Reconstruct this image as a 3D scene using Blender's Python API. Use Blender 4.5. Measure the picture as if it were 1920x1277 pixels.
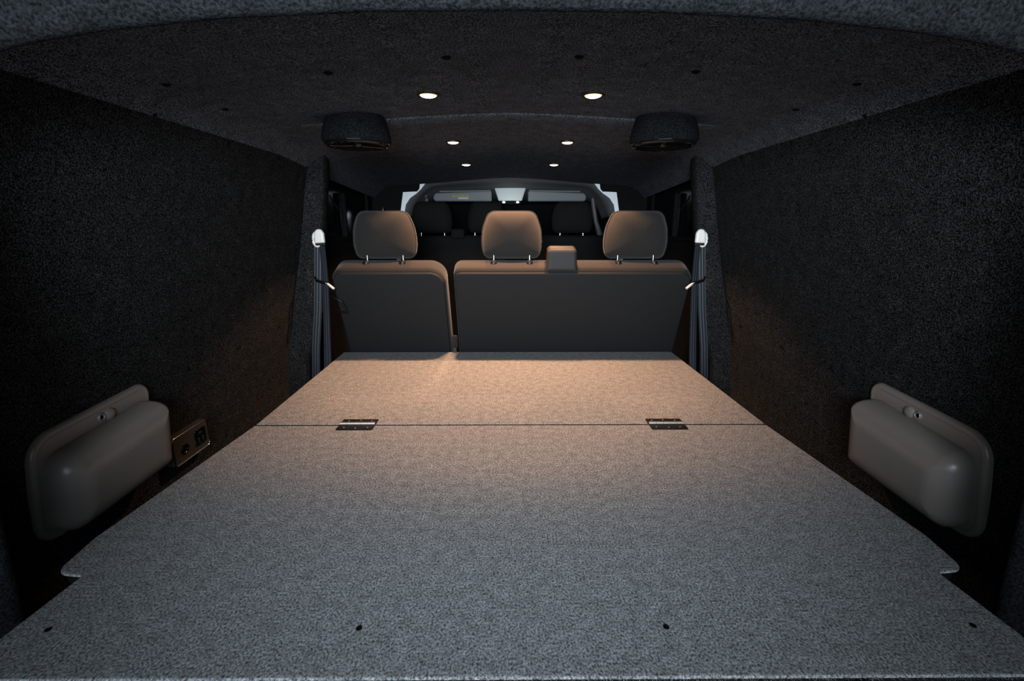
import bpy, bmesh, math, random
from mathutils import Vector, Matrix
random.seed(7)
S = bpy.context.scene
C = S.collection
for o in list(bpy.data.objects): bpy.data.objects.remove(o)

# ------------------------------------------------------------------ camera, light, exposure
cam_d = bpy.data.cameras.new('camera'); cam = bpy.data.objects.new('camera', cam_d); C.objects.link(cam)
cam_d.sensor_width = 36.0; cam_d.lens = 36.0 * 907 / 1920; cam_d.clip_start = 0.01
cam.location = (-0.004, 0, 0)
cam.rotation_euler = (math.radians(90 - 13.45), 0, math.radians(-0.32))
S.camera = cam
S.view_settings.view_transform = 'Standard'; S.view_settings.look = 'None'
S.view_settings.exposure = 0.0; S.view_settings.gamma = 1.0; S.view_settings.use_curve_mapping = False
W = bpy.data.worlds.new('night'); S.world = W; W.use_nodes = True
W.node_tree.nodes['Background'].inputs[0].default_value = (0.35, 0.45, 0.6, 1)
W.node_tree.nodes['Background'].inputs[1].default_value = 0.004

def area(name, loc, rot, sx, sy, power, col):
    l = bpy.data.lights.new(name, 'AREA'); l.shape = 'RECTANGLE'; l.size = sx; l.size_y = sy; l.energy = power; l.color = col
    o = bpy.data.objects.new(name, l); C.objects.link(o); o.location = loc; o.rotation_euler = rot
    return o
# cool daylight coming in through the open tailgate
area('tailgate_daylight', (-0.12, -0.85, -0.25), (math.radians(90), 0, math.radians(-4)), 2.0, 1.15, 17, (0.70, 0.86, 1.0))
# added cool fill light behind the camera to brighten the deck, no real lamp
af = area('added_fill', (-0.08, -0.70, 0.16), (math.radians(90 + 1), 0, math.radians(-3)), 0.5, 0.30, 15.5, (0.78, 0.90, 1.0))
af.data.spread = math.radians(74)

# ------------------------------------------------------------------ materials
def mat(name, col, rough=0.5, metal=0.0, spec=0.5, emit=None, estr=0.0, sheen=0.0):
    m = bpy.data.materials.new(name); m.use_nodes = True
    b = m.node_tree.nodes['Principled BSDF']
    b.inputs['Base Color'].default_value = (*col, 1); b.inputs['Roughness'].default_value = rough
    b.inputs['Metallic'].default_value = metal; b.inputs['Specular IOR Level'].default_value = spec
    b.inputs['Sheen Weight'].default_value = sheen
    if emit: b.inputs['Emission Color'].default_value = (*emit, 1); b.inputs['Emission Strength'].default_value = estr
    return m
def noisy(m, c1, c2, scale, detail=3, lo=0.35, hi=0.65, bump=0.0, dist=0.002, stretch=(1, 1, 1), big=None, rough=0.6):
    nt = m.node_tree; b = nt.nodes['Principled BSDF']; N = nt.nodes.new; L = nt.links.new
    tc = N('ShaderNodeTexCoord'); mp = N('ShaderNodeMapping'); mp.inputs['Scale'].default_value = stretch
    L(tc.outputs['Object'], mp.inputs['Vector'])
    n = N('ShaderNodeTexNoise'); n.inputs['Scale'].default_value = scale; n.inputs['Detail'].default_value = detail; n.inputs['Roughness'].default_value = rough
    L(mp.outputs[0], n.inputs['Vector'])
    r = N('ShaderNodeValToRGB'); r.color_ramp.elements[0].position = lo; r.color_ramp.elements[1].position = hi
    r.color_ramp.elements[0].color = (*c1, 1); r.color_ramp.elements[1].color = (*c2, 1)
    L(n.outputs['Fac'], r.inputs[0])
    out = r.outputs[0]
    if big:
        n2 = N('ShaderNodeTexNoise'); n2.inputs['Scale'].default_value = big; n2.inputs['Detail'].default_value = 4
        L(tc.outputs['Object'], n2.inputs['Vector'])
        mr = N('ShaderNodeMapRange'); mr.inputs[1].default_value = 0.3; mr.inputs[2].default_value = 0.7
        mr.inputs[3].default_value = 0.78; mr.inputs[4].default_value = 1.2
        L(n2.outputs['Fac'], mr.inputs[0])
        mx = N('ShaderNodeMix'); mx.data_type = 'RGBA'; mx.blend_type = 'MULTIPLY'; mx.inputs[0].default_value = 1
        L(out, mx.inputs[6]); L(mr.outputs[0], mx.inputs[7]); out = mx.outputs[2]
    L(out, b.inputs['Base Color'])
    if bump:
        bp = N('ShaderNodeBump'); bp.inputs['Strength'].default_value = bump; bp.inputs['Distance'].default_value = dist
        L(n.outputs['Fac'], bp.inputs['Height']); L(bp.outputs[0], b.inputs['Normal'])
    return m
M = {}
M['deck'] = noisy(mat('deck carpet', (.2, .2, .2), 0.95, spec=0.1), (0.035, 0.036, 0.038), (0.46, 0.46, 0.465), 350, 4, 0.36, 0.67, 0.4, 0.002, (1.0, 0.8, 1), big=55, rough=0.7)
M['wallc'] = noisy(mat('wall carpet', (.01, .01, .01), 1, spec=0.05), (0.002, 0.002, 0.0022), (0.070, 0.070, 0.071), 380, 3, 0.44, 0.78, 0.5, 0.002, big=30)
M['ceilc'] = noisy(mat('ceiling carpet', (.01, .01, .01), 1, spec=0.05), (0.010, 0.011, 0.013), (0.20, 0.22, 0.255), 360, 3, 0.40, 0.78, 0.5, 0.002, big=30)  # same carpet as the tailgate surround, coloured paler in place of more light
M['rimc'] = noisy(mat('tailgate carpet', (.01, .01, .01), 1, spec=0.05), (0.0025, 0.0026, 0.0028), (0.016, 0.0175, 0.019), 300, 3, 0.36, 0.72, 0.6, 0.003, big=30)  # same carpet again, colour darkened to offset strong light on faces towards the rear
M['under'] = mat('dark floor', (0.006, 0.006, 0.006), 0.9, spec=0.1)
M['pod'] = noisy(mat('grey brown plastic', (.05, .045, .04), 0.33, spec=0.5), (0.175, 0.150, 0.134), (0.190, 0.163, 0.146), 900, 2, 0.4, 0.6, 0.06, 0.0004)
M['seatpanel'] = noisy(mat('seat back vinyl', (.05, .05, .05), 0.7, spec=0.25), (0.009, 0.0093, 0.0097), (0.012, 0.0124, 0.013), 700, 2, 0.4, 0.6, 0.08, 0.0005)
M['seatcloth'] = noisy(mat('seat cloth', (.1, .1, .1), 0.9, spec=0.15, sheen=0.1), (0.013, 0.0112, 0.010), (0.023, 0.020, 0.0175), 800, 2, 0.4, 0.6, 0.12, 0.0006)
M['outlet'] = mat('belt outlet plastic', (0.020, 0.019, 0.018), 0.6, spec=0.2)
M['frontcloth'] = noisy(mat('front seat cloth', (.03, .03, .03), 0.9, spec=0.15), (0.004, 0.004, 0.004), (0.007, 0.007, 0.007), 800, 2)
M['black'] = mat('black plastic', (0.006, 0.006, 0.006), 0.45, spec=0.35)
M['blackmatt'] = mat('matt black', (0.003, 0.003, 0.003), 0.8, spec=0.1)
M['blackgloss'] = mat('gloss black', (0.004, 0.004, 0.004), 0.12, spec=0.6)
M['hinge'] = mat('black hinge steel', (0.003, 0.0024, 0.002), 0.6, spec=0.15)
M['chrome'] = mat('chrome', (0.85, 0.85, 0.85), 0.14, metal=1.0)
M['steel'] = mat('brushed steel', (0.6, 0.6, 0.6), 0.3, metal=1.0)
M['rivet'] = mat('dark rivet', (.10, .09, .08), .5, metal=1.0)
M['socket'] = mat('socket plate', (.035, .031, .028), .4)
M['satin'] = mat('satin metal', (.9, .9, .88), .5, metal=.6)
M['pin'] = mat('polished hinge pin', (.95, .95, .95), .38, metal=1.0)
M['cream'] = mat('cream plastic', (0.80, 0.74, 0.68), 0.4)
M['webbing'] = noisy(mat('belt webbing', (.03, .035, .04), 0.5, spec=0.35), (0.010, 0.012, 0.016), (0.022, 0.026, 0.034), 500, 2, stretch=(1, 1, 3), bump=0.2, dist=0.0006)
M['paint'] = mat('white painted metal', (0.80, 0.81, 0.82), 0.35)
M['cabliner'] = noisy(mat('cab headliner', (.2, .2, .2), 0.9, spec=0.1), (0.075, 0.075, 0.078), (0.095, 0.095, 0.098), 300, 2)
M['cabtrim'] = mat('cab trim plastic', (0.06, 0.06, 0.062), 0.5)
M['console'] = mat('console plastic', (0.42, 0.435, 0.44), 0.5)
M['visor'] = mat('visor vinyl', (0.13, 0.135, 0.14), 0.6)
M['sticker'] = noisy(mat('yellow sticker', (.5, .45, .05), 0.6), (0.11, 0.10, 0.05), (0.30, 0.27, 0.04), 160, 2, 0.35, 0.65)
M['label'] = mat('grey sticker', (0.35, 0.35, 0.38), 0.6)
M['lens'] = mat('lamp lens', (1, .9, .7), 0.3, emit=(1.0, 0.55, 0.22), estr=2.2)
M['lensbright'] = mat('lamp lens core', (1, .9, .7), 0.3, emit=(1.0, 0.86, 0.62), estr=14.0)
M['white led'] = mat('map lamp lens', (1, 1, 1), 0.3, emit=(0.92, 1.0, 0.97), estr=4.0)
M['red'] = mat('dark teal socket', (0.01, 0.02, 0.02), 0.3)
def glass():
    m = bpy.data.materials.new('privacy glass'); m.use_nodes = True
    b = m.node_tree.nodes['Principled BSDF']; b.inputs['Base Color'].default_value = (0.02, 0.022, 0.025, 1)
    b.inputs['Roughness'].default_value = 0.12; b.inputs['Transmission Weight'].default_value = 0.8; b.inputs['IOR'].default_value = 1.12
    return m
M['glass'] = glass()

# ------------------------------------------------------------------ helpers
def link(name, bm, m, parent=None, smooth=None):
    bmesh.ops.recalc_face_normals(bm, faces=bm.faces[:])
    me = bpy.data.meshes.new(name); bm.to_mesh(me); bm.free()
    me.materials.append(m)
    if smooth is not None:
        for p in me.polygons: p.use_smooth = len(p.vertices) <= 4
        me.set_sharp_from_angle(angle=math.radians(smooth))
    o = bpy.data.objects.new(name, me); C.objects.link(o)
    if parent is not None: o.parent = parent
    return o
def tag(o, label=None, cat=None, group=None, kind=None):
    if label: o['label'] = label
    if cat: o['category'] = cat
    if group: o['group'] = group
    if kind: o['kind'] = kind
    return o
def empty(name, loc, label=None, cat=None, group=None, rot=(0, 0, 0)):
    o = bpy.data.objects.new(name, None); C.objects.link(o); o.location = loc; o.rotation_euler = rot; o.empty_display_size = 0.02
    return tag(o, label, cat, group)
def copy_tree(o, parent=None):
    c = o.copy(); C.objects.link(c); c.parent = parent
    for ch in list(o.children): copy_tree(ch, c)
    return c
class Outline(list): pass
def fillet(pts, rads, n=6):
    """rounded polygon in 2D (n+1 points per corner), remembers its corners so that it can be inset cleanly"""
    out = Outline(); N = len(pts)
    if isinstance(rads, (int, float)): rads = [rads] * N
    out.src = ([Vector(p) for p in pts], list(rads), n)
    for i in range(N):
        p = Vector(pts[i]); a = Vector(pts[i - 1]); b = Vector(pts[(i + 1) % N]); r = rads[i]
        u = (a - p); v = (b - p); lu, lv = u.length, v.length; u.normalize(); v.normalize()
        ang = max(0.05, u.angle(v)); t = min(r / math.tan(ang / 2), lu * .48, lv * .48); r2 = t * math.tan(ang / 2)
        p1 = p + u * t; p2 = p + v * t; bis = (u + v)
        if bis.length < 1e-4 or r < 1e-5:
            out.extend([p1.lerp(p2, k / n) for k in range(n + 1)])
            continue
        cen = p + bis.normalized() * (r2 / math.sin(ang / 2))
        a1 = math.atan2(*(p1 - cen).yx); a2 = math.atan2(*(p2 - cen).yx); d = (a2 - a1 + math.pi) % (2 * math.pi) - math.pi
        for k in range(n + 1):
            t_ = a1 + d * k / n; out.append(cen + Vector((math.cos(t_), math.sin(t_))) * r2)
    return out
def offset(pts, s):
    """inset of a 2D polygon by s, mitred"""
    if hasattr(pts, 'src'):
        P, Rd, n = pts.src; q = offset(P, s); N = len(P)
        A = sum(P[i].x * P[(i + 1) % N].y - P[(i + 1) % N].x * P[i].y for i in range(N)); rr = []
        for i in range(N):
            a = P[i] - P[i - 1]; b = P[(i + 1) % N] - P[i]
            convex = (a.x * b.y - a.y * b.x) * A > 0
            rr.append(max(Rd[i] - s, .0004) if convex else Rd[i] + s)
        return fillet(q, rr, n)
    N = len(pts); A = sum(pts[i].x * pts[(i + 1) % N].y - pts[(i + 1) % N].x * pts[i].y for i in range(N))
    sg = 1 if A > 0 else -1; out = []
    for i in range(N):
        p = pts[i]; a = p - pts[i - 1]; b = pts[(i + 1) % N] - p
        if a.length < 1e-7: a = b
        if b.length < 1e-7: b = a
        na = Vector((-a.y, a.x)).normalized() * sg; nb = Vector((-b.y, b.x)).normalized() * sg
        m = na + nb
        if m.length < 1e-5: m = na
        m.normalize(); k = max(0.5, m.dot(na)); out.append(p + m * (s / k))
    return out
def loft_poly(bm, base, prof, f, cap0=True, cap1=True):
    """base 2D outline, prof list of (inset, depth); f(x2, y2, depth) -> 3D"""
    rows = []
    prof = list(prof)
    if cap0: prof = [(prof[0][0] + .0025, prof[0][1])] + prof
    if cap1: prof = prof + [(prof[-1][0] + .0025, prof[-1][1])]
    for s, d in prof:
        q = offset(base, s) if abs(s) > 1e-9 else base
        rows.append([bm.verts.new(f(p.x, p.y, d)) for p in q])
    n = len(base)
    for r0, r1 in zip(rows, rows[1:]):
        for i in range(n):
            bm.faces.new((r0[i], r0[(i + 1) % n], r1[(i + 1) % n], r1[i]))
    if cap0: bm.faces.new(rows[0])
    if cap1: bm.faces.new(rows[-1])
    return rows
def round_prof(th, r, n=4, both=True):
    """profile for a slab of thickness th with rounded rims; first entry depth 0"""
    a = [(r * (1 - math.sin(k / n * math.pi / 2)), r * (1 - math.cos(k / n * math.pi / 2))) for k in range(n + 1)]
    if both: b = [(s, th - d) for s, d in reversed(a)]
    else: b = [(0, th)]
    return a + b
def box(bm, x0, x1, y0, y1, z0, z1, bev=0.0, seg=2):
    t = bmesh.new(); bmesh.ops.create_cube(t, size=1)
    for v in t.verts: v.co = Vector(((x0 + x1) / 2 + v.co.x * (x1 - x0), (y0 + y1) / 2 + v.co.y * (y1 - y0), (z0 + z1) / 2 + v.co.z * (z1 - z0)))
    if bev: bmesh.ops.bevel(t, geom=t.edges[:], offset=bev, segments=seg, affect='EDGES', profile=0.5)
    me = bpy.data.meshes.new('t'); t.to_mesh(me); t.free(); bm.from_mesh(me); bpy.data.meshes.remove(me)
def tube(bm, pts, r, n=10, flat=1.0, closed=False):
    pts = [Vector(p) for p in pts]; rows = []; N = len(pts)
    rr = r if isinstance(r, (list, tuple)) else [r] * N
    up = Vector((0, 0, 1))
    for i, p in enumerate(pts):
        a = pts[i - 1] if (i or closed) else p; b = pts[(i + 1) % N] if (i < N - 1 or closed) else p
        d = (b - a).normalized(); s = d.cross(up)
        if s.length < 0.05: s = d.cross(Vector((0, 1, 0)))
        s.normalize(); u = s.cross(d)
        rows.append([bm.verts.new(p + (s * math.cos(2 * math.pi * k / n) * rr[i] + u * math.sin(2 * math.pi * k / n) * rr[i] * flat)) for k in range(n)])
    rng = range(N if closed else N - 1)
    for i in rng:
        r0, r1 = rows[i], rows[(i + 1) % N]
        for k in range(n): bm.faces.new((r0[k], r0[(k + 1) % n], r1[(k + 1) % n], r1[k]))
    if not closed: bm.faces.new(rows[0]); bm.faces.new(rows[-1])
def lathe(bm, prof, n=32, mtx=None, cap0=False, cap1=False):
    """prof (r, z) revolved about z"""
    rows = []
    for r, z in prof:
        if r < 1e-6: v = Vector((0, 0, z)); rows.append([bm.verts.new(mtx @ v if mtx else v)]); continue
        row = []
        for k in range(n):
            v = Vector((r * math.cos(2 * math.pi * k / n), r * math.sin(2 * math.pi * k / n), z))
            row.append(bm.verts.new(mtx @ v if mtx else v))
        rows.append(row)
    for a, b in zip(rows, rows[1:]):
        for k in range(n):
            if len(a) == 1 and len(b) == 1: continue
            if len(a) == 1: bm.faces.new((a[0], b[k], b[(k + 1) % n]))
            elif len(b) == 1: bm.faces.new((a[k], a[(k + 1) % n], b[0]))
            else: bm.faces.new((a[k], a[(k + 1) % n], b[(k + 1) % n], b[k]))
    if cap0 and len(rows[0]) > 1: bm.faces.new(rows[0])
    if cap1 and len(rows[-1]) > 1: bm.faces.new(rows[-1])
def grid_rows(bm, rows, closed=False):
    vs = [[bm.verts.new(p) for p in r] for r in rows]
    for a, b in zip(vs, vs[1:]):
        for k in range(len(a) - 1): bm.faces.new((a[k], a[k + 1], b[k + 1], b[k]))
        if closed: bm.faces.new((a[-1], a[0], b[0], b[-1]))
    return vs
def V2(l): return [Vector(p) for p in l]
def interp(tbl, t):
    if t <= tbl[0][0]: return tbl[0][1]
    for (a, x), (b, y) in zip(tbl, tbl[1:]):
        if t <= b: return x + (y - x) * (t - a) / (b - a)
    return tbl[-1][1]

# ------------------------------------------------------------------ the setting: the van body
WALL = [(-1.14, .84), (-.6, .836), (-.45, .825), (-.3, .803), (-.1, .766), (.1, .733), (.2, .712), (.25, .695)]
def wx(z): return interp(WALL, z)
def ceil_z(x, y):
    zc = .292 if y < 1.6 else .292 - .043 * (y - 1.6) / 1.09
    k = .043 + (.016 * max(0, (y - 1.6) / 1.09))
    z = zc - k * abs(x / .70) ** 1.4
    if abs(x) > .63: z -= 0.6 * (abs(x) - .63) ** 2 / .1
    return z
def solidify(o, t, off=1):
    md = o.modifiers.new('thickness', 'SOLIDIFY'); md.thickness = t; md.offset = off
bm = bmesh.new(); box(bm, -.9, .9, .30, 3.9, -1.17, -1.14)
tag(link('floor', bm, M['under']), kind='structure')
walls = {}
for s, nm in ((-1, 'wall_left'), (1, 'wall_right')):
    bm = bmesh.new(); rows = []
    for i in range(21):
        y = .57 + (1.83 - .57) * i / 20; r = []
        for k in range(36):
            z = -1.14 + 1.41 * k / 35
            x = interp([(-1.14, .84), (-.6, .836), (-.45, .825), (-.3, .803), (-.1, .766), (.1, .733), (.2, .712), (.27, .69)], z)
            r.append((s * x, y, z))
        for k in range(36): r.append((s * (abs(r[35 - k][0]) + .03), y, r[35 - k][2]))
        rows.append(r)
    vs = grid_rows(bm, rows, closed=True)
    bm.faces.new(vs[0]); bm.faces.new(vs[-1])
    walls[s] = tag(link(nm, bm, M['wallc'], smooth=40), 'near-black carpeted side panel behind the %s wheel arch cover' % ('left' if s < 0 else 'right'), kind='structure')
# carpet trim clips on the side panels
clips = [(.258, 1.04), (.200, 1.30), (.200, 1.57), (.200, 1.79), (-.165, 1.735), (-.345, 1.66), (-.355, 1.40), (-.352, 1.165)]
clip_me = None
for s in (-1, 1):
    for z, y in clips:
        if z > .2: z = .215
        if clip_me is None:
            bm = bmesh.new(); lathe(bm, [(0, .0035), (.004, .003), (.0065, .001), (.007, -.002)], 12)
            o = link('trim_clip', bm, M['blackmatt'], walls[s], smooth=50); clip_me = o.data
        else:
            o = bpy.data.objects.new('trim_clip', clip_me); C.objects.link(o); o.parent = walls[s]
        o.location = (s * (wx(z) - .0005), y, z); o.rotation_euler = (0, math.radians(-90 * s - 8 * s), 0)
# ceiling: rear lining and lower front lining
def ceiling_panel(name, y0, y1, drop, parent=None):
    bm = bmesh.new(); rows = []
    ys = [y0, y0 + .001, y0 + .004, y0 + .009] + [y0 + .009 + (y1 - y0 - .009) * k / 16 for k in range(1, 17)]
    ds = [.012, .006, .002, 0] + [0] * 16
    for y, d in zip(ys, ds):
        low = [(x, y, ceil_z(x, y) + (d - drop) * max(.05, min(1, (.60 - abs(x)) / .15))) for x in [-.72 + 1.44 * k / 40 for k in range(41)]]
        rows.append(low + [(x, y, z + .02 - d) for x, _, z in reversed(low)])
    vs = grid_rows(bm, rows, closed=True); bm.faces.new(vs[0]); bm.faces.new(vs[-1])
    return link(name, bm, M['ceilc'], parent, smooth=40)
ceil = tag(ceiling_panel('ceiling', .58, 1.42, 0), 'carpeted van ceiling above the deck', kind='structure')
front_lining = ceiling_panel('lining_panel', 1.40, 2.69, .0045, ceil)
cclips = [(-.640, .985), (-.642, 1.18), (-.342, .996), (-.115, .95), (.120, .945), (.342, .985), (.640, .975), (.642, 1.175)]
for x, y in cclips:
    o = bpy.data.objects.new('trim_clip', clip_me); C.objects.link(o); o.parent = ceil
    o.location = (x, y, ceil_z(x, y) + .0005); o.rotation_euler = (math.radians(180), math.radians(-6 * (x / .65)), 0); o.scale = (1.3, 1.3, 1.3)

# tailgate opening surround (carpeted), inner outline right half from top centre down
half = [(0, .214), (.15, .2125), (.30, .206), (.427, .194), (.50, .183), (.548, .172), (.59, .154), (.625, .128), (.648, .095), (.660, .05), (.664, -.02), (.668, -.15), (.668, -.30), (.671, -.40), (.673, -.50), (.672, -.70), (.675, -1.14)]
ring = [(-x, z) for x, z in reversed(half[1:])] + half
bm = bmesh.new(); rows = []
n = len(ring)
for i, (x, z) in enumerate(ring):
    a = Vector(ring[max(0, i - 1)]); b = Vector(ring[min(n - 1, i + 1)]); d = (b - a).normalized(); nn = Vector((-d.y, d.x))   # outward
    row = []
    prof = [(.16, .66), (.10, .62), (.045, .592), (.016, .578), (.004, .570), (0, .563), (.002, .556), (.008, .550), (.020, .545), (.06, .538), (.14, .525), (.24, .505), (.26, .52), (.26, .66)]
    for o_, y in prof: row.append((x + nn.x * o_, y, z + nn.y * o_))
    rows.append(row)
vs = grid_rows(bm, rows, closed=True); bm.faces.new(vs[0]); bm.faces.new(vs[-1])
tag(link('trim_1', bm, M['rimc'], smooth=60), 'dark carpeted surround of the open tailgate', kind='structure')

# carpeted pillars between load space and seats
for s, k in ((-1, 2), (1, 3)):
    bm = bmesh.new(); rows = []
    for i in range(30):
        z = .262 - 1.40 * i / 29
        xo = wx(min(z, .25)) + .012
        xi = interp([(-1.14, .80), (-.5, .762), (-.35, .722), (-.1, .694), (.22, .655), (.262, .65)], z)
        yf = interp([(-1.14, 1.74), (-.5, 1.745), (-.3, 1.78), (.0, 1.80), (.27, 1.80)], z)
        r = .012
        row = [(s * xo, yf - .004, z), (s * (xo - .02), yf - .002, z), (s * (xi + r), yf, z), (s * (xi + r * .3), yf + r * .3, z), (s * xi, yf + r, z), (s * (xi + .004), yf + .06, z), (s * (xi + .015), yf + .10, z), (s * xo, yf + .10, z)]
        rows.append(row)
    vs = grid_rows(bm, rows, closed=True); bm.faces.new(vs[0]); bm.faces.new(vs[-1])
    tag(link('trim_%d' % k, bm, M['wallc'], smooth=50), 'carpeted pillar beside the rear seat on the %s' % ('left' if s < 0 else 'right'), kind='structure')

# passenger section sides with dark windows
for s, k in ((-1, 1), (1, 2)):
    bm = bmesh.new()
    X = lambda a, b: (min(s * a, s * b), max(s * a, s * b))
    for (y0, y1, z0, z1) in ((1.88, 2.69, -1.14, -.06), (1.88, 2.69, .195, .27), (1.88, 1.95, -.06, .195), (2.60, 2.69, -.06, .195)):
        a, b = X(.735, .765); box(bm, a, b, y0, y1, z0, z1)
    w = tag(link('wall_front_left' if s < 0 else 'wall_front_right', bm, M['blackmatt']), kind='structure')
    bm = bmesh.new(); a, b = X(.748, .753); box(bm, a, b, 1.95, 2.60, -.06, .195)
    g = tag(link('window_%d' % k, bm, M['glass']), 'dark %s side window beyond the carpeted pillar' % ('left' if s < 0 else 'right'), kind='structure')
    bm = bmesh.new()
    a, b = X(.722, .745); box(bm, a, b, 2.20, 2.22, -.06, .135, .004)
    box(bm, *X(.722, .745), 1.95, 2.60, .183, .197, .003); box(bm, *X(.722, .745), 1.95, 2.60, -.065, -.05, .003)
    link('window_frame', bm, M['blackmatt'], g)
    bm = bmesh.new(); tube(bm, [(s * .70, 1.96, .11), (s * .712, 2.03, .085), (s * .72, 2.10, .062)], .004, 8)
    link('pull_strap', bm, M['black'], g, smooth=60)
    if s < 0:
        bm = bmesh.new(); tube(bm, [(-.66, 2.60, .058), (-.66, 2.60, .078), (-.66, 2.60, .088)], [.006, .007, .003], 10)
        box(bm, -.664, -.656, 2.596, 2.604, -.06, .058)
        link('chrome_pin', bm, M['chrome'], g, smooth=60)  # small chrome pin on a thin stalk beside the left window

# bulkhead at the cab: carpeted cut-out, white painted frame, cab headliner
outer = [(-.655, -1.14), (-.64, -.30), (-.59, .066), (-.571, .170), (-.495, .1735), (-.483, .188), (-.478, .2195), (-.35, .235), (-.2, .246), (0, .2525)]
outer = outer + [(-x, z) for x, z in reversed(outer[:-1])]
inner = [(-.64, -1.14), (-.62, -.30), (-.572, .050), (-.560, .105), (-.535, .140), (-.500, .163), (-.474, .186), (-.447, .2195), (-.35, .233), (-.2, .2435), (0, .250)]
inner = inner + [(-x, z) for x, z in reversed(inner[:-1])]
def resample(pts, n):
    P = V2(pts); L = [0]
    for a, b in zip(P, P[1:]): L.append(L[-1] + (b - a).length)
    out = []
    for i in range(n):
        t = L[-1] * i / (n - 1)
        for k in range(len(P) - 1):
            if t <= L[k + 1] + 1e-9: out.append(P[k].lerp(P[k + 1], (t - L[k]) / (L[k + 1] - L[k]))); break
    return out
def ring_plate(name, inn, wide, y0, y1, m, parent=None):
    bm = bmesh.new(); rows = []
    for p in inn:
        d = Vector(wide(p)); rows.append([(p.x, y0, p.y), (d.x, y0, d.y), (d.x, y1, d.y), (p.x, y1, p.y)])
    vs = grid_rows(bm, rows, closed=True); bm.faces.new(vs[0]); bm.faces.new(vs[-1])
    return link(name, bm, m, parent)
def wide_out(p):
    if p.y > .17 and abs(p.x) < .495: return (p.x * 1.0, .30)
    if p.x < 0: return (-.78, max(-1.14, min(.30, p.y + .12 * (p.y + .2) if p.y < .17 else .30)))
    return (.78, max(-1.14, min(.30, p.y + .12 * (p.y + .2) if p.y < .17 else .30)))
# carpet bulkhead: use exact vertices so the step keeps its corner
ob = V2(outer)
tag(ring_plate('trim_4', ob, wide_out, 2.688, 2.700, M['blackmatt']), 'black carpeted cut-out edge round the cab opening', kind='structure')
def wide_in(p):
    c = Vector((0, -.2)); d = (p - c); 
    return p + Vector((math.copysign(.11, p.x) if abs(p.x) > .44 and p.y < .20 else 0, .03 if p.y > .05 else 0))
tag(ring_plate('trim_5', V2(inner), wide_in, 2.703, 2.712, M['paint']), 'white painted metal frame round the cab opening', kind='structure')
# cab headliner, a shell tapering to the windscreen
secA = [(-.60, -.1), (-.572, .050), (-.560, .105), (-.535, .140), (-.500, .163), (-.474, .186), (-.447, .2195), (-.35, .233), (-.2, .2435), (0, .250)]
secM = [(-.585, -.1), (-.555, .045), (-.540, .100), (-.515, .138), (-.49, .165), (-.465, .190), (-.43, .207), (-.34, .216), (-.2, .222), (0, .226)]
secB = [(-.60, -.1), (-.56, .04), (-.535, .095), (-.51, .135), (-.49, .16), (-.465, .178), (-.43, .190), (-.34, .197), (-.2, .200), (0, .202)]
secC = [(-.62, -.1), (-.58, .0), (-.55, .06), (-.52, .09), (-.49, .11), (-.465, .12), (-.43, .123), (-.34, .125), (-.2, .126), (0, .127)]
bm = bmesh.new(); rows = []
for y, sec in ((2.712, secA), (2.85, secM), (3.03, secB), (3.12, secC)):
    f = sec[1:] ; full = f + [(-x, z) for x, z in reversed(f[:-1])]
    rows.append([(x, y, z) for x, z in full])
grid_rows(bm, rows)
o = link('trim_6', bm, M['cabliner'], smooth=60); solidify(o, .01, 1); tag(o, 'grey cab headliner above the windscreen', kind='structure')
for s, k in ((-1, 7), (1, 8)):
    bm = bmesh.new(); tube(bm, [(s * .493, 3.0, .155), (s * .503, 3.005, .10), (s * .520, 3.01, .02), (s * .546, 3.02, -.05), (s * .60, 3.05, -.22)], [.012, .014, .014, .018, .02], 10)
    tag(link('trim_%d' % k, bm, M['cabtrim'], smooth=60), 'dark windscreen pillar trim on the %s' % ('left' if s < 0 else 'right'), kind='structure')
    bm = bmesh.new(); box(bm, *((-.80, -.76) if s < 0 else (.76, .80)), 2.712, 3.9, -1.14, -.08)
    link('wall_cab_left' if s < 0 else 'wall_cab_right', bm, M['blackmatt'])['kind'] = 'structure'
    bm = bmesh.new(); grid_rows(bm, [[(s * .775, 2.712, -.08), (s * .775, 3.7, -.08)], [(s * .60, 2.712, .12), (s * .56, 3.12, .12)]])
    o = link('window_%d' % (k - 4), bm, M['glass']); solidify(o, .004); o['kind'] = 'structure'
bm = bmesh.new(); grid_rows(bm, [[(-.55, 3.125, .12), (0, 3.135, .12), (.55, 3.125, .12)], [(-.75, 3.75, -.30), (0, 3.80, -.30), (.75, 3.75, -.30)]])
o = link('window_5', bm, M['glass'], smooth=60); solidify(o, .005); tag(o, 'dark windscreen ahead of the cab seats', kind='structure')
bm = bmesh.new(); box(bm, -.758, .758, 3.35, 3.74, -1.135, -.33, .04, 4)
tag(link('dashboard', bm, M['blackmatt'], smooth=40), 'black dashboard under the windscreen in front of the cab seats', 'dashboard')

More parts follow.
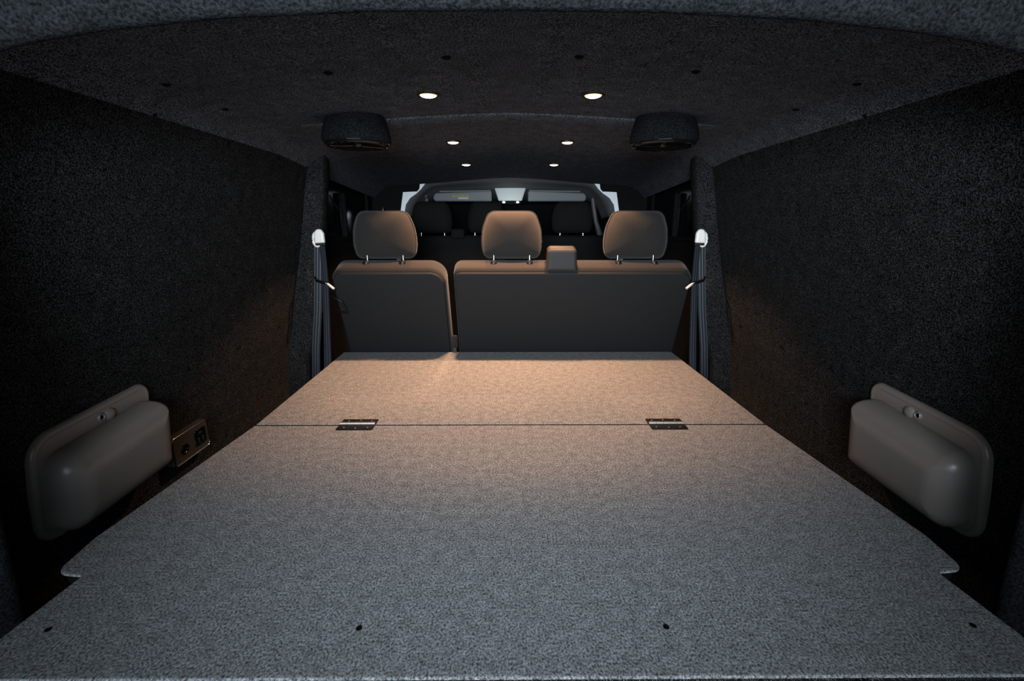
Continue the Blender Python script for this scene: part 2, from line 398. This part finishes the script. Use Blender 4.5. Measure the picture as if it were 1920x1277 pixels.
# ------------------------------------------------------------------ carpeted deck, two hinged boards
top = -.5; th = .024
def deck(name, pts, rads, label, dz=0):
    e = empty(name, (0, 0, top + dz), label, 'platform')
    bm = bmesh.new(); base = fillet(pts, rads, 6)
    prof = [(r_ , -d) for r_, d in round_prof(.003, .0022, 4, False)]
    loft_poly(bm, base, prof, lambda x, y, d: (x, y, d))
    link('carpet_top', bm, M['deck'], e, smooth=50)
    bm = bmesh.new(); loft_poly(bm, base, [(.006, -.0028), (.006, -th + .003)], lambda x, y, d: (x, y, d))
    link('board', bm, M['under'], e)
    return e
nl = [(-.634, .4450), (-.638, .50), (-.631, .6125), (-.676, .618), (-.686, .700), (-.6565, 1.1570)]
near_pts = [(x, y) for x, y in nl] + [(-x, y) for x, y in reversed(nl)]
near = deck('deck_board', near_pts, [.02, 0.001, .004, .026, .03, .004] + [.004, .03, .026, .004, .001, .02],
            'large near carpeted deck board reaching the tailgate, with notched rear corners')
far = deck('deck_board', [(-.6565, 1.1632), (-.6565, 1.19), (-.672, 1.893), (.652, 1.893), (.6565, 1.19), (.6565, 1.1632)], [.004] * 6,
           'far carpeted deck board under the warm light against the seat backs')
bm = bmesh.new(); box(bm, -.655, .655, 1.1572, 1.1630, -.018, -.0009); link('seam_shade', bm, M['blackmatt'], near)  # black strip added in the gap to paint the shade of the seam
# supports under the boards (carcass)
bm = bmesh.new()
box(bm, -.54, .54, .50, 1.14, -.64, -th)
link('support_box', bm, M['under'], near)
bm = bmesh.new()
box(bm, -.53, .53, 1.20, 1.75, -.64, -th)
link('support_box', bm, M['under'], far)
sc = None
for x in (-.590, -.196, .196, .590):
    if sc is None:
        bm = bmesh.new(); lathe(bm, [(0, -.0002), (.0022, 0), (.0034, .0004), (.0040, -.0008)], 16); sc = link('screw', bm, M['blackmatt'], near, smooth=50)
    else:
        c = sc.copy(); C.objects.link(c); c.parent = near; sc = c
    sc.location = (x, .515, .0006)
# loose fibres along the cut front edge of the carpet
bm = bmesh.new()
for i in range(2600):
    x = random.uniform(-.62, .62); z = random.uniform(-.006, .0); a = random.gauss(0, .7); L = abs(random.gauss(0, .0022)) + .0008
    d = Vector((math.sin(a), -math.cos(a), random.uniform(-.5, .4))).normalized() * L
    p = Vector((x, .4454, min(z, -.0012))); w = .00025
    bm.faces.new([bm.verts.new(p + Vector((-w, 0, 0))), bm.verts.new(p + Vector((w, 0, 0))), bm.verts.new(p + d)])
tag(link('edge_fibres', bm, M['deck'], near), kind='stuff')
# metal catch on the front edge
e = empty('latch_catch', (.392, .438, -.507), 'small grey metal catch under the front edge of the deck, lower right', 'latch')
bm = bmesh.new(); box(bm, -.012, .012, -.004, .004, -.016, .004, .003, 3); link('catch_plate', bm, M['steel'], e, smooth=50)
bm = bmesh.new(); tube(bm, [(-.008, -.003, -.012), (-.007, -.010, -.008), (0, -.012, -.006), (.007, -.010, -.008), (.008, -.003, -.012)], .002, 8); link('catch_loop', bm, M['steel'], e, smooth=60)

# hinges
def hinge(x, label):
    e = empty('hinge', (x, 1.16, top), label, 'hinge', 'hinges joining the two deck boards')
    for s in (-1, 1):
        bm = bmesh.new(); base = fillet([(-.046, s * .003), (.046, s * .003), (.046, s * .033), (-.046, s * .033)], [.0005, .0005, .004, .004], 3)
        loft_poly(bm, base, [(.0006, .0022), (0, .0016), (0, .0001)], lambda a, b, d: (a, b, d))
        lf = link('leaf', bm, M['hinge'], e, smooth=40)
        for hx in (-.030, .0, .030):
            bm = bmesh.new(); lathe(bm, [(0, .0034), (.0022, .0032), (.0036, .0022)], 12)
            o = link('rivet', bm, M['rivet'], lf, smooth=60); o.location = (hx, s * (.021 if hx else .025), 0)
    for k in range(5):
        bm = bmesh.new(); x0 = -.0445 + k * .0178
        tube(bm, [(x0 + .0004, 0, .0040), (x0 + .0174, 0, .0040)], .0038, 14)
        link('knuckle', bm, M['pin'], e, smooth=60)
    return e
hinge(-.394, 'left of two black steel hinges joining the deck boards')
hinge(.400, 'right of two black steel hinges joining the deck boards')

# ------------------------------------------------------------------ wheel arch covers
def pod(s):
    e = empty('wheel_arch_cover', (s * .80, .89, -.445), 'bulging grey-brown plastic cover low on the %s' % ('left carpeted wall beside the power sockets' if s < 0 else 'right carpeted wall'), 'cover', 'moulded plastic covers low on the side walls')
    def f(y, z, d):
        zz = z - .445; base = wx(-.34) + (wx(-.55) - wx(-.34)) * ((-.34 - zz) / .21)
        return (s * (base + .002 - d) - s * .80, y, z)
    O = fillet([(-.147, -.112), (-.145, .095), (.135, .113), (.135, -.112)], [.045, .045, .032, .04], 8)
    bm = bmesh.new()
    loft_poly(bm, O, [(-.001, -.004), (0, .004), (.002, .008), (.005, .010), (.010, .0105), (.013, .0095)], f, cap1=True)
    fl = link('flange', bm, M['pod'], e, smooth=50)
    # body: inner outline set in, bulging
    I = fillet([(-.132, -.098), (-.130, .054), (.126, .076), (.126, -.092)], [.040, .036, .03, .036], 8)
    bm = bmesh.new(); prof = [(0, .004), (0, .011)]
    for k in range(1, 11):
        t = k / 10 * math.pi / 2
        prof.append((.052 * (1 - math.cos(t)), .011 + .054 * math.sin(t)))
    def fb(y, z, d):
        p = f(y, z, d); k = max(0, (d - .011) / .054)
        # narrower rounding at the far end, long soft curve at the near end
        return (p[0], y * (1 + .16 * k) + .010 * k, z * (1 + .12 * k) - .004 * k)
    rows = []
    base = I
    loft_poly(bm, base, prof, fb)
    link('cover_body', bm, M['pod'], e, smooth=70)
    # screw notches
    for (yy, zz, top_) in ((.0, .079, True), (.07, -.105, False), (-.075, -.108, False)):
        p = f(yy, zz, .0105)
        bm = bmesh.new(); lathe(bm, [(0, .001), (.0045, .001), (.005, .003), (.0065, .0038), (.0085, .001), (.009, -.003)], 16)
        o = link('screw_recess', bm, M['pod'], e, smooth=50); o.location = p; o.rotation_euler = (0, math.radians(-90 * s), 0)
        bm = bmesh.new(); lathe(bm, [(0, .0022), (.0030, .0022), (.0042, .0012)], 12)
        q = link('screw', bm, M['blackmatt'], o, smooth=50)
        if top_:
            bm = bmesh.new(); lathe(bm, [(0, .006), (.006, .0056), (.010, .004), (.013, 0)], 16)
            g = link('notch_boss', bm, M['pod'], e, smooth=60); g.location = f(yy + .022, zz - .001, .010); g.rotation_euler = (0, math.radians(-90 * s), 0)
    return e
pod(-1); pod(1)

# ------------------------------------------------------------------ power socket panel, left wall
e = empty('socket_panel', (-wx(-.537), 1.140, -.537), 'dark power socket panel with a thin chrome rim, low on the left wall', 'socket')
O = fillet([(-.069, -.037), (-.069, .037), (.069, .037), (.069, -.037)], .009, 5)
bm = bmesh.new(); loft_poly(bm, O, [(0, -.004), (0, .016), (.0015, .019), (.004, .020)], lambda y, z, d: (d, y, z)); link('housing', bm, M['socket'], e, smooth=50)
bm = bmesh.new(); R = offset(O, .001); tube(bm, [(.0200, p.x, p.y) for p in R], .0019, 6, closed=True); link('chrome_rim', bm, M['chrome'], e, smooth=60)
bm = bmesh.new(); lathe(bm, [(.0, .0002), (.0085, .0002), (.0095, .002), (.0118, .003), (.0125, 0)], 24)
o = link('round_socket', bm, M['blackgloss'], e, smooth=50); o.location = (.020, -.028, -.004); o.rotation_euler = (0, math.radians(90), 0)
bm = bmesh.new(); Q = fillet([(-.021, -.021), (-.021, .021), (.021, .021), (.021, -.021)], .004, 4)
loft_poly(bm, Q, [(0, -.002), (0, .002), (.001, .003), (.003, .0032), (.004, .0015)], lambda y, z, d: (d, y, z))
sq = link('square_socket', bm, M['blackgloss'], e, smooth=50); sq.location = (.020, .034, .002)
for (yy, zz, w, h) in ((0, .009, .006, .003), (-.009, -.008, .003, .006), (.009, -.008, .003, .006)):
    bm = bmesh.new(); box(bm, .0012, .0035, yy - w, yy + w, zz - h, zz + h, .0008); link('contact_shutter', bm, M['red'], sq)

# ------------------------------------------------------------------ downlights
def downlight(x, y, label, power, tilt, size):
    z = ceil_z(x, y) - (.0045 if y > 1.4 else 0)
    e = empty('downlight', (x, y, z), label, 'downlight', 'recessed downlights in the ceiling')
    bm = bmesh.new(); lathe(bm, [(.0285, .004), (.0282, -.0008), (.026, -.0022), (.0210, -.0026), (.0198, -.001), (.0198, .004)], 32)
    link('bezel', bm, M['black'], e, smooth=50)
    bm = bmesh.new(); lathe(bm, [(0, -.0068), (.006, -.0064), (.0115, -.0052), (.0165, -.0034)], 32)
    link('lens', bm, M['lensbright'], e, smooth=70)
    bm = bmesh.new(); lathe(bm, [(.0165, -.0034), (.0188, -.0022), (.0195, .002)], 32)
    link('lens_edge', bm, M['lens'], e, smooth=70)
    l = bpy.data.lights.new('downlight_glow', 'SPOT'); l.energy = power; l.color = (1.0, 0.55, 0.30); l.spot_size = math.radians(size); l.spot_blend = 0.3; l.shadow_soft_size = .018
    o = bpy.data.objects.new('bulb', l); C.objects.link(o); o.parent = e; o.location = (0, 0, -.014); o.rotation_euler = (math.radians(tilt), 0, 0)
    return e
LP = [(.186, 1.190, 'nearest', .8, 12, 110), (.194, 1.755, 'middle', 36, 0, 112), (.190, 2.215, 'farthest', 20, 0, 116)]
for x, y, w, p, t, sz in LP:
    for s, side in ((-1, 'left'), (1, 'right')):
        downlight(s * x, y, '%s small round warm downlight in the %s ceiling row' % (w, side), p, t, sz)

# ------------------------------------------------------------------ ceiling speakers
def speaker(s):
    x, y = s * .408, 1.375; zc = ceil_z(x, y)
    e = empty('ceiling_speaker', (x, y, .210), 'round black speaker in a carpeted housing under the ceiling on the %s' % ('left' if s < 0 else 'right'), 'speaker', 'round speakers under the ceiling')
    h = zc - .210 + .004
    bm = bmesh.new(); lathe(bm, [(.078, .002), (.084, 0), (.088, .004), (.089, .014), (.084, .036), (.075, h)], 48); link('carpeted_housing', bm, M['rimc'], e, smooth=60)
    bm = bmesh.new(); lathe(bm, [(.084, .001), (.083, -.005), (.078, -.008), (.069, -.007), (.067, -.001)], 48); link('speaker_rim', bm, M['blackgloss'], e, smooth=60)
    bm = bmesh.new(); lathe(bm, [(.068, -.002), (.062, -.007), (.055, -.002), (.030, .014), (.018, .018)], 48); link('cone', bm, M['blackmatt'], e, smooth=70)
    bm = bmesh.new(); lathe(bm, [(.0, -.010), (.008, -.009), (.014, -.005), (.016, .002), (.016, .018)], 24); link('tweeter', bm, M['steel'] if 0 else M['blackgloss'], e, smooth=60)
    for a in (20, 200):
        bm = bmesh.new(); c, q = math.cos(math.radians(a)), math.sin(math.radians(a))
        tube(bm, [(c * .012, q * .012, -.006), (c * .04, q * .04, -.008), (c * .070, q * .070, -.008)], [.006, .004, .005], 8, flat=.4); link('bridge_arm', bm, M['blackgloss'], e, smooth=60)
    for a in (75, 165, 255, 345):
        bm = bmesh.new(); lathe(bm, [(0, -.0095), (.003, -.009), (.004, -.0075)], 10); o = link('screw', bm, M['black'], e, smooth=60)
        o.location = (.074 * math.cos(math.radians(a)), .074 * math.sin(math.radians(a)), 0)
speaker(-1); speaker(1)

# ------------------------------------------------------------------ rear seats
LE = math.radians(23.8)
P0 = Vector((0, 1.755, -.157)); DN = Vector((0, math.sin(LE), -math.cos(LE))); NF = Vector((0, math.cos(LE), math.sin(LE)))
def sp(x, q, d): v = P0 + DN * q + NF * d; return (x, v.y, v.z)
def headrest(name, parent, xc, w, y, z0, z1, m, posts, th=.10, pd=.021):
    h = z1 - z0; hw = w / 2
    out = fillet([(xc - hw * .91, z0), (xc - hw * 1.01, z0 + h * .30), (xc - hw * .97, z0 + h * .64), (xc - hw * .76, z1), (xc + hw * .76, z1), (xc + hw * .97, z0 + h * .64), (xc + hw * 1.01, z0 + h * .30), (xc + hw * .91, z0)], [.028, .16, .16, .036, .036, .16, .16, .028], 6)
    bm = bmesh.new()
    zm = (z0 + z1) / 2; ks = [.04, .15, .3, .45, .58, .69, .78, .85, .90, .94, .97, .99, 1.0]
    prof = [(k, th / 2 * (1 - math.sqrt(max(0, 1 - k ** 3.2)))) for k in ks]
    prof = prof + [(k, th - d_) for k, d_ in reversed(prof[:-1])]
    rows = [[(xc + (p.x - xc) * k, y + d_ - .085 * (zm + (p.y - zm) * k - z0), zm + (p.y - zm) * k) for p in out] for k, d_ in prof]
    vs = grid_rows(bm, rows, closed=True); bm.faces.new(vs[0]); bm.faces.new(vs[-1])
    hr = link(name, bm, m, parent, smooth=80)
    bm = bmesh.new(); p2 = offset(out, .0012)
    tube(bm, [(p.x, y + .036 - .085 * (p.y - z0), p.y) for p in p2], .0016, 6, closed=True); link('piping', bm, m, hr, smooth=60)
    for px in posts:
        bm = bmesh.new(); tube(bm, [(px, y + pd, z0 + .02), (px, y + pd, z0 - .06)], .0052, 14); link('post', bm, M['chrome'], hr, smooth=60)
    return hr
def bench(name, x0, x1, label, heads, rr):
    xm = (x0 + x1) / 2
    e = empty(name, (0, 0, 0), label, 'seat', 'rear bench seats behind the deck')
    bm = bmesh.new()
    out = fillet([(x0, .62), (x0, .002), (x1, .002), (x1, .62)], [.03, rr[0], rr[1], .03], 8)
    loft_poly(bm, out, round_prof(.085, .018, 5), lambda a, b, d: sp(a, b, d + .004))
    link('backrest', bm, M['seatcloth'], e, smooth=60)
    bm = bmesh.new()
    out = fillet([(x0 + .004, .60), (x0 + .004, .014), (x1 - .006, .014), (x1 - .006, .60)], [.02, rr[0] * .85, rr[1] * .85, .02], 8)
    loft_poly(bm, out, round_prof(.012, .006, 4), lambda a, b, d: sp(a, b, d - .002))
    link('back_panel', bm, M['seatpanel'], e, smooth=60)
    bm = bmesh.new(); box(bm, x0 + .01, x1 - .01, 2.03, 2.50, -.80, -.66, .04, 4); link('seat_cushion', bm, M['seatcloth'], e, smooth=50)
    bm = bmesh.new(); box(bm, x0 + .04, x1 - .04, 2.06, 2.44, -1.14, -.79, .01); link('seat_base', bm, M['black'], e)
    for xc, w in heads:
        headrest('headrest', e, xc, w, 1.800, -.124, .050, M['seatcloth'], (xc - .0665, xc + .0665))
        for px in (xc - .0665, xc + .0665):
            bm = bmesh.new(); lathe(bm, [(.0055, .005), (.010, .004), (.012, .0), (.012, -.008)], 16); o = link('post_collar', bm, M['black'], e, smooth=50)
            o.location = (px, 1.805, -.1335)
    return e
LS = bench('rear_seat', -.655, -.238, 'narrow single rear seat on the left with one headrest', [(-.4645, .235)], (.05, .06))
RS = bench('rear_seat', -.2085, .668, 'wide double rear seat on the right with two headrests', [(.005, .224), (.4655, .237)], (.03, .05))
# belt outlet housing on the wide seat
bm = bmesh.new(); O = fillet([(.131, -.165), (.134, -.084), (.239, -.084), (.242, -.165)], [.004, .014, .014, .004], 6)
loft_poly(bm, O, round_prof(.060, .012, 5), lambda a, b, d: (a, 1.756 + d, b + .18 * d * (1 if b > -.12 else 0)))
link('belt_outlet', bm, M['outlet'], RS, smooth=60)
# release loop on the left seat edge
bm = bmesh.new(); tube(bm, [sp(-.676, .115, .02), sp(-.655, .118, -.004), sp(-.632, .128, -.010), sp(-.625, .150, -.010), sp(-.618, .180, -.008), sp(-.64, .181, -.006), sp(-.676, .180, .02)], .0045, 10)
link('release_handle', bm, M['black'], LS, smooth=60)
# belt buckle standing between the two seats
e = empty('belt_buckle', (-.223, 1.86, -.46), 'seat belt buckle in the gap between the two rear seats', 'buckle')
bm = bmesh.new(); box(bm, -.011, .011, .018, .034, -.020, .030, .004, 3); link('buckle_body', bm, M['seatcloth'], e, smooth=50)
bm = bmesh.new(); box(bm, -.007, .007, .022, .030, -.12, -.018, .002); link('buckle_strap', bm, M['webbing'], e)

# ------------------------------------------------------------------ seat belts hanging on the pillars
def strap(bm, pts, w, t=.0016, ribs=3, side=1):
    rows = []
    for p, ang in pts:
        c, q = math.cos(ang), math.sin(ang); row = []
        n = ribs * 4
        for k in range(n + 1):
            u = -w / 2 + w * k / n; d = .0011 * math.cos(2 * math.pi * ribs * k / n) - .0012 * (1 if k in (0, n) else 0)
            row.append((p[0] + u * c, p[1] + u * q - d, p[2]))
        for k in range(n, -1, -1):
            u = -w / 2 + w * k / n; row.append((p[0] + u * c, p[1] + u * q + t, p[2]))
        rows.append(row)
    vs = grid_rows(bm, rows, closed=True); bm.faces.new(vs[0]); bm.faces.new(vs[-1])
def belt(s):
    e = empty('seat_belt', (s * .69, 1.775, -.045), 'dark seat belt with a cream guide hanging on the %s pillar' % ('left' if s < 0 else 'right'), 'seat belt', 'seat belts hanging on the rear pillars')
    X0, Y0, Z0 = s * .69, 1.775, -.045
    L = lambda x, y, z: (s * x - X0, y - Y0, z - Z0)
    bm = bmesh.new(); strap(bm, [(L(.694, 1.783, -.075), 0), (L(.700, 1.78, -.15), 0), (L(.712, 1.772, -.30), 0), (L(.728, 1.758, -.45), 0), (L(.737, 1.75, -.58), 0), (L(.74, 1.75, -.75), 0)], .030)
    link('webbing', bm, M['webbing'], e, smooth=50)
    bm = bmesh.new(); strap(bm, [(L(.676, 1.772, -.073), s * .5), (L(.674, 1.768, -.10), s * .45), (L(.672, 1.762, -.20), s * .4), (L(.676, 1.755, -.32), s * .3), (L(.682, 1.75, -.45), s * .2), (L(.690, 1.745, -.58), 0), (L(.70, 1.745, -.75), 0)], .028)
    link('webbing', bm, M['webbing'], e, smooth=50)
    # cream guide: rounded cover in front of an oval loop
    bm = bmesh.new(); O = fillet([(-.0185, -.022), (-.018, .012), (-.010, .028), (.008, .029), (.017, .014), (.018, -.020)], [.004, .012, .012, .012, .010, .004], 5)
    loft_poly(bm, O, round_prof(.018, .007, 4), lambda a, b, d: (s * (-a * 1 - .008), d - .012, b + .002)); link('guide_cover', bm, M['cream'], e, smooth=60)
    bm = bmesh.new(); pts = []
    for k in range(20):
        a = 2 * math.pi * k / 20; pts.append((s * (.006 + .013 * math.cos(a)), .006, -.006 + .024 * math.sin(a)))
    tube(bm, pts, .0055, 10, closed=True); link('guide_loop', bm, M['cream'], e, smooth=60)
    bm = bmesh.new(); box(bm, *sorted((s * -.026, s * .008)), -.010, .006, -.027, -.019, .002); link('guide_slot', bm, M['black'], e)
    # keeper clip with buckle tongue
    bm = bmesh.new(); tube(bm, [L(.712, 1.772, -.186), L(.700, 1.752, -.196), L(.682, 1.745, -.200), L(.662, 1.745, -.204), L(.655, 1.748, -.209)], [.004, .0045, .0055, .005, .004], 10)
    k = link('keeper_clip', bm, M['blackgloss'], e, smooth=60)
    bm = bmesh.new(); a = L(.658, 1.744, -.206); b = L(.634, 1.738, -.224)
    tube(bm, [a, tuple((a[i] + b[i]) / 2 for i in range(3)), b], [.005, .0065, .006], 10, flat=.7); link('tongue', bm, M['satin'], e, smooth=60)
    if s < 0: bpy.data.objects[bpy.data.objects[-1].name] if 0 else None
    return e
belt(-1); belt(1)

# ------------------------------------------------------------------ cab: seats, console, visors
def cab_seat(name, x0, x1, heads, label):
    e = empty(name, (0, 0, 0), label, 'seat')
    bm = bmesh.new(); out = fillet([(x0, -.80), (x0, -.058), (x1, -.058), (x1, -.80)], [.03, .05, .05, .03], 6)
    loft_poly(bm, out, round_prof(.12, .03, 4), lambda a, b, d: (a, 2.745 + d - .18 * (b + .05), b)); link('backrest', bm, M['frontcloth'], e, smooth=60)
    bm = bmesh.new(); box(bm, x0, x1, 2.95, 3.32, -.86, -.72, .04, 4); link('seat_cushion', bm, M['frontcloth'], e, smooth=50)
    bm = bmesh.new(); box(bm, x0 + .04, x1 - .04, 2.98, 3.28, -1.14, -.85, .01); link('seat_base', bm, M['black'], e)
    for xc, w in heads:
        headrest('headrest', e, xc, w, 2.725, -.044, .124, M['frontcloth'], (xc - .065, xc + .065), .09, .052)
    return e
PS = cab_seat('cab_seat', -.60, -.02, [(-.431, .222), (-.131, .200)], 'dark double cab seat with two headrests, beyond the left rear seats')
cab_seat('cab_seat', .14, .58, [(.345, .226)], 'dark single cab seat with one headrest, beyond the wide rear seat')
bm = bmesh.new(); box(bm, -.325, -.252, 2.72, 2.80, -.075, -.022, .01, 3); link('belt_outlet', bm, M['frontcloth'], PS, smooth=50)

e = empty('overhead_console', (0.0, 3.0, .18), 'pale grey overhead console with two white map lamps, above the windscreen', 'console')
bm = bmesh.new(); O = fillet([(-.070, -.042), (-.099, .047), (.099, .047), (.070, -.042)], [.006, .006, .006, .006], 4)
loft_poly(bm, O, round_prof(.05, .006, 3), lambda a, b, d: (a + .002, d - .03 - .10 * (b - .0), b)); link('console_shell', bm, M['console'], e, smooth=50)
bm = bmesh.new(); O = fillet([(-.060, -.062), (-.072, -.042), (.072, -.042), (.060, -.062)], .004, 3)
loft_poly(bm, O, round_prof(.045, .004, 3), lambda a, b, d: (a + .002, d - .022, b)); lp = link('lamp_panel', bm, M['blackmatt'], e, smooth=50)
for x in (-.036, .046):
    bm = bmesh.new(); lathe(bm, [(0, .003), (.006, .0025), (.0085, 0)], 20, Matrix.Translation((x, -.024, -.050)) @ Matrix.Rotation(math.radians(90), 4, 'X') @ Matrix.Diagonal((1, .6, 1, 1)))
    link('map_lamp', bm, M['white led'], e, smooth=60)
l = bpy.data.lights.new('map_lamp_glow', 'POINT'); l.energy = .28; l.color = (.88, 1, .97); l.shadow_soft_size = .02
o = bpy.data.objects.new('bulb', l); C.objects.link(o); o.parent = e; o.location = (.004, -.13, -.09)

def visor(s):
    e = empty('sun_visor', (s * .285, 3.0, .165), 'grey sun visor %s' % ('left of the overhead console, with a yellow warning sticker' if s < 0 else 'right of the overhead console, plain'), 'sun visor', 'sun visors')
    bm = bmesh.new(); O = fillet([(-.178, -.030), (-.178, .030), (.165, .018), (.172, -.030)], [.008, .008, .03, .02], 6)
    loft_poly(bm, O, round_prof(.018, .008, 4), lambda a, b, d: (s * a, d - .022 - .12 * b, b)); link('visor_panel', bm, M['visor'], e, smooth=60)
    bm = bmesh.new(); tube(bm, [(s * -.17, -.018, .031), (s * .13, -.018, .026)], .005, 8); link('visor_rod', bm, M['visor'], e, smooth=60)
    if s < 0:
        bm = bmesh.new(); box(bm, -.056, .044, -.0245, -.0235, -.006, .008); link('warning_sticker', bm, M['sticker'], e)
        bm = bmesh.new(); box(bm, -.02, .04, -.0235, -.0225, -.017, -.007); link('paper_label', bm, M['label'], e)
visor(-1); visor(1)
for s in (-1,):
    e = empty('coat_hook', (-.497, 2.95, .168), 'small dark coat hook at the left end of the cab headliner', 'hook')
    bm = bmesh.new(); tube(bm, [(-.028, 0, -.008), (-.010, -.008, .004), (.008, -.008, .010), (.012, -.01, .002), (.004, -.014, -.012)], [.006, .007, .007, .007, .006], 10); link('hook_arm', bm, M['visor'], e, smooth=60)
    bm = bmesh.new(); lathe(bm, [(0, .003), (.010, .002), (.012, -.004)], 16, Matrix.Rotation(math.radians(90), 4, 'X')); link('hook_base', bm, M['cabtrim'], e, smooth=60)
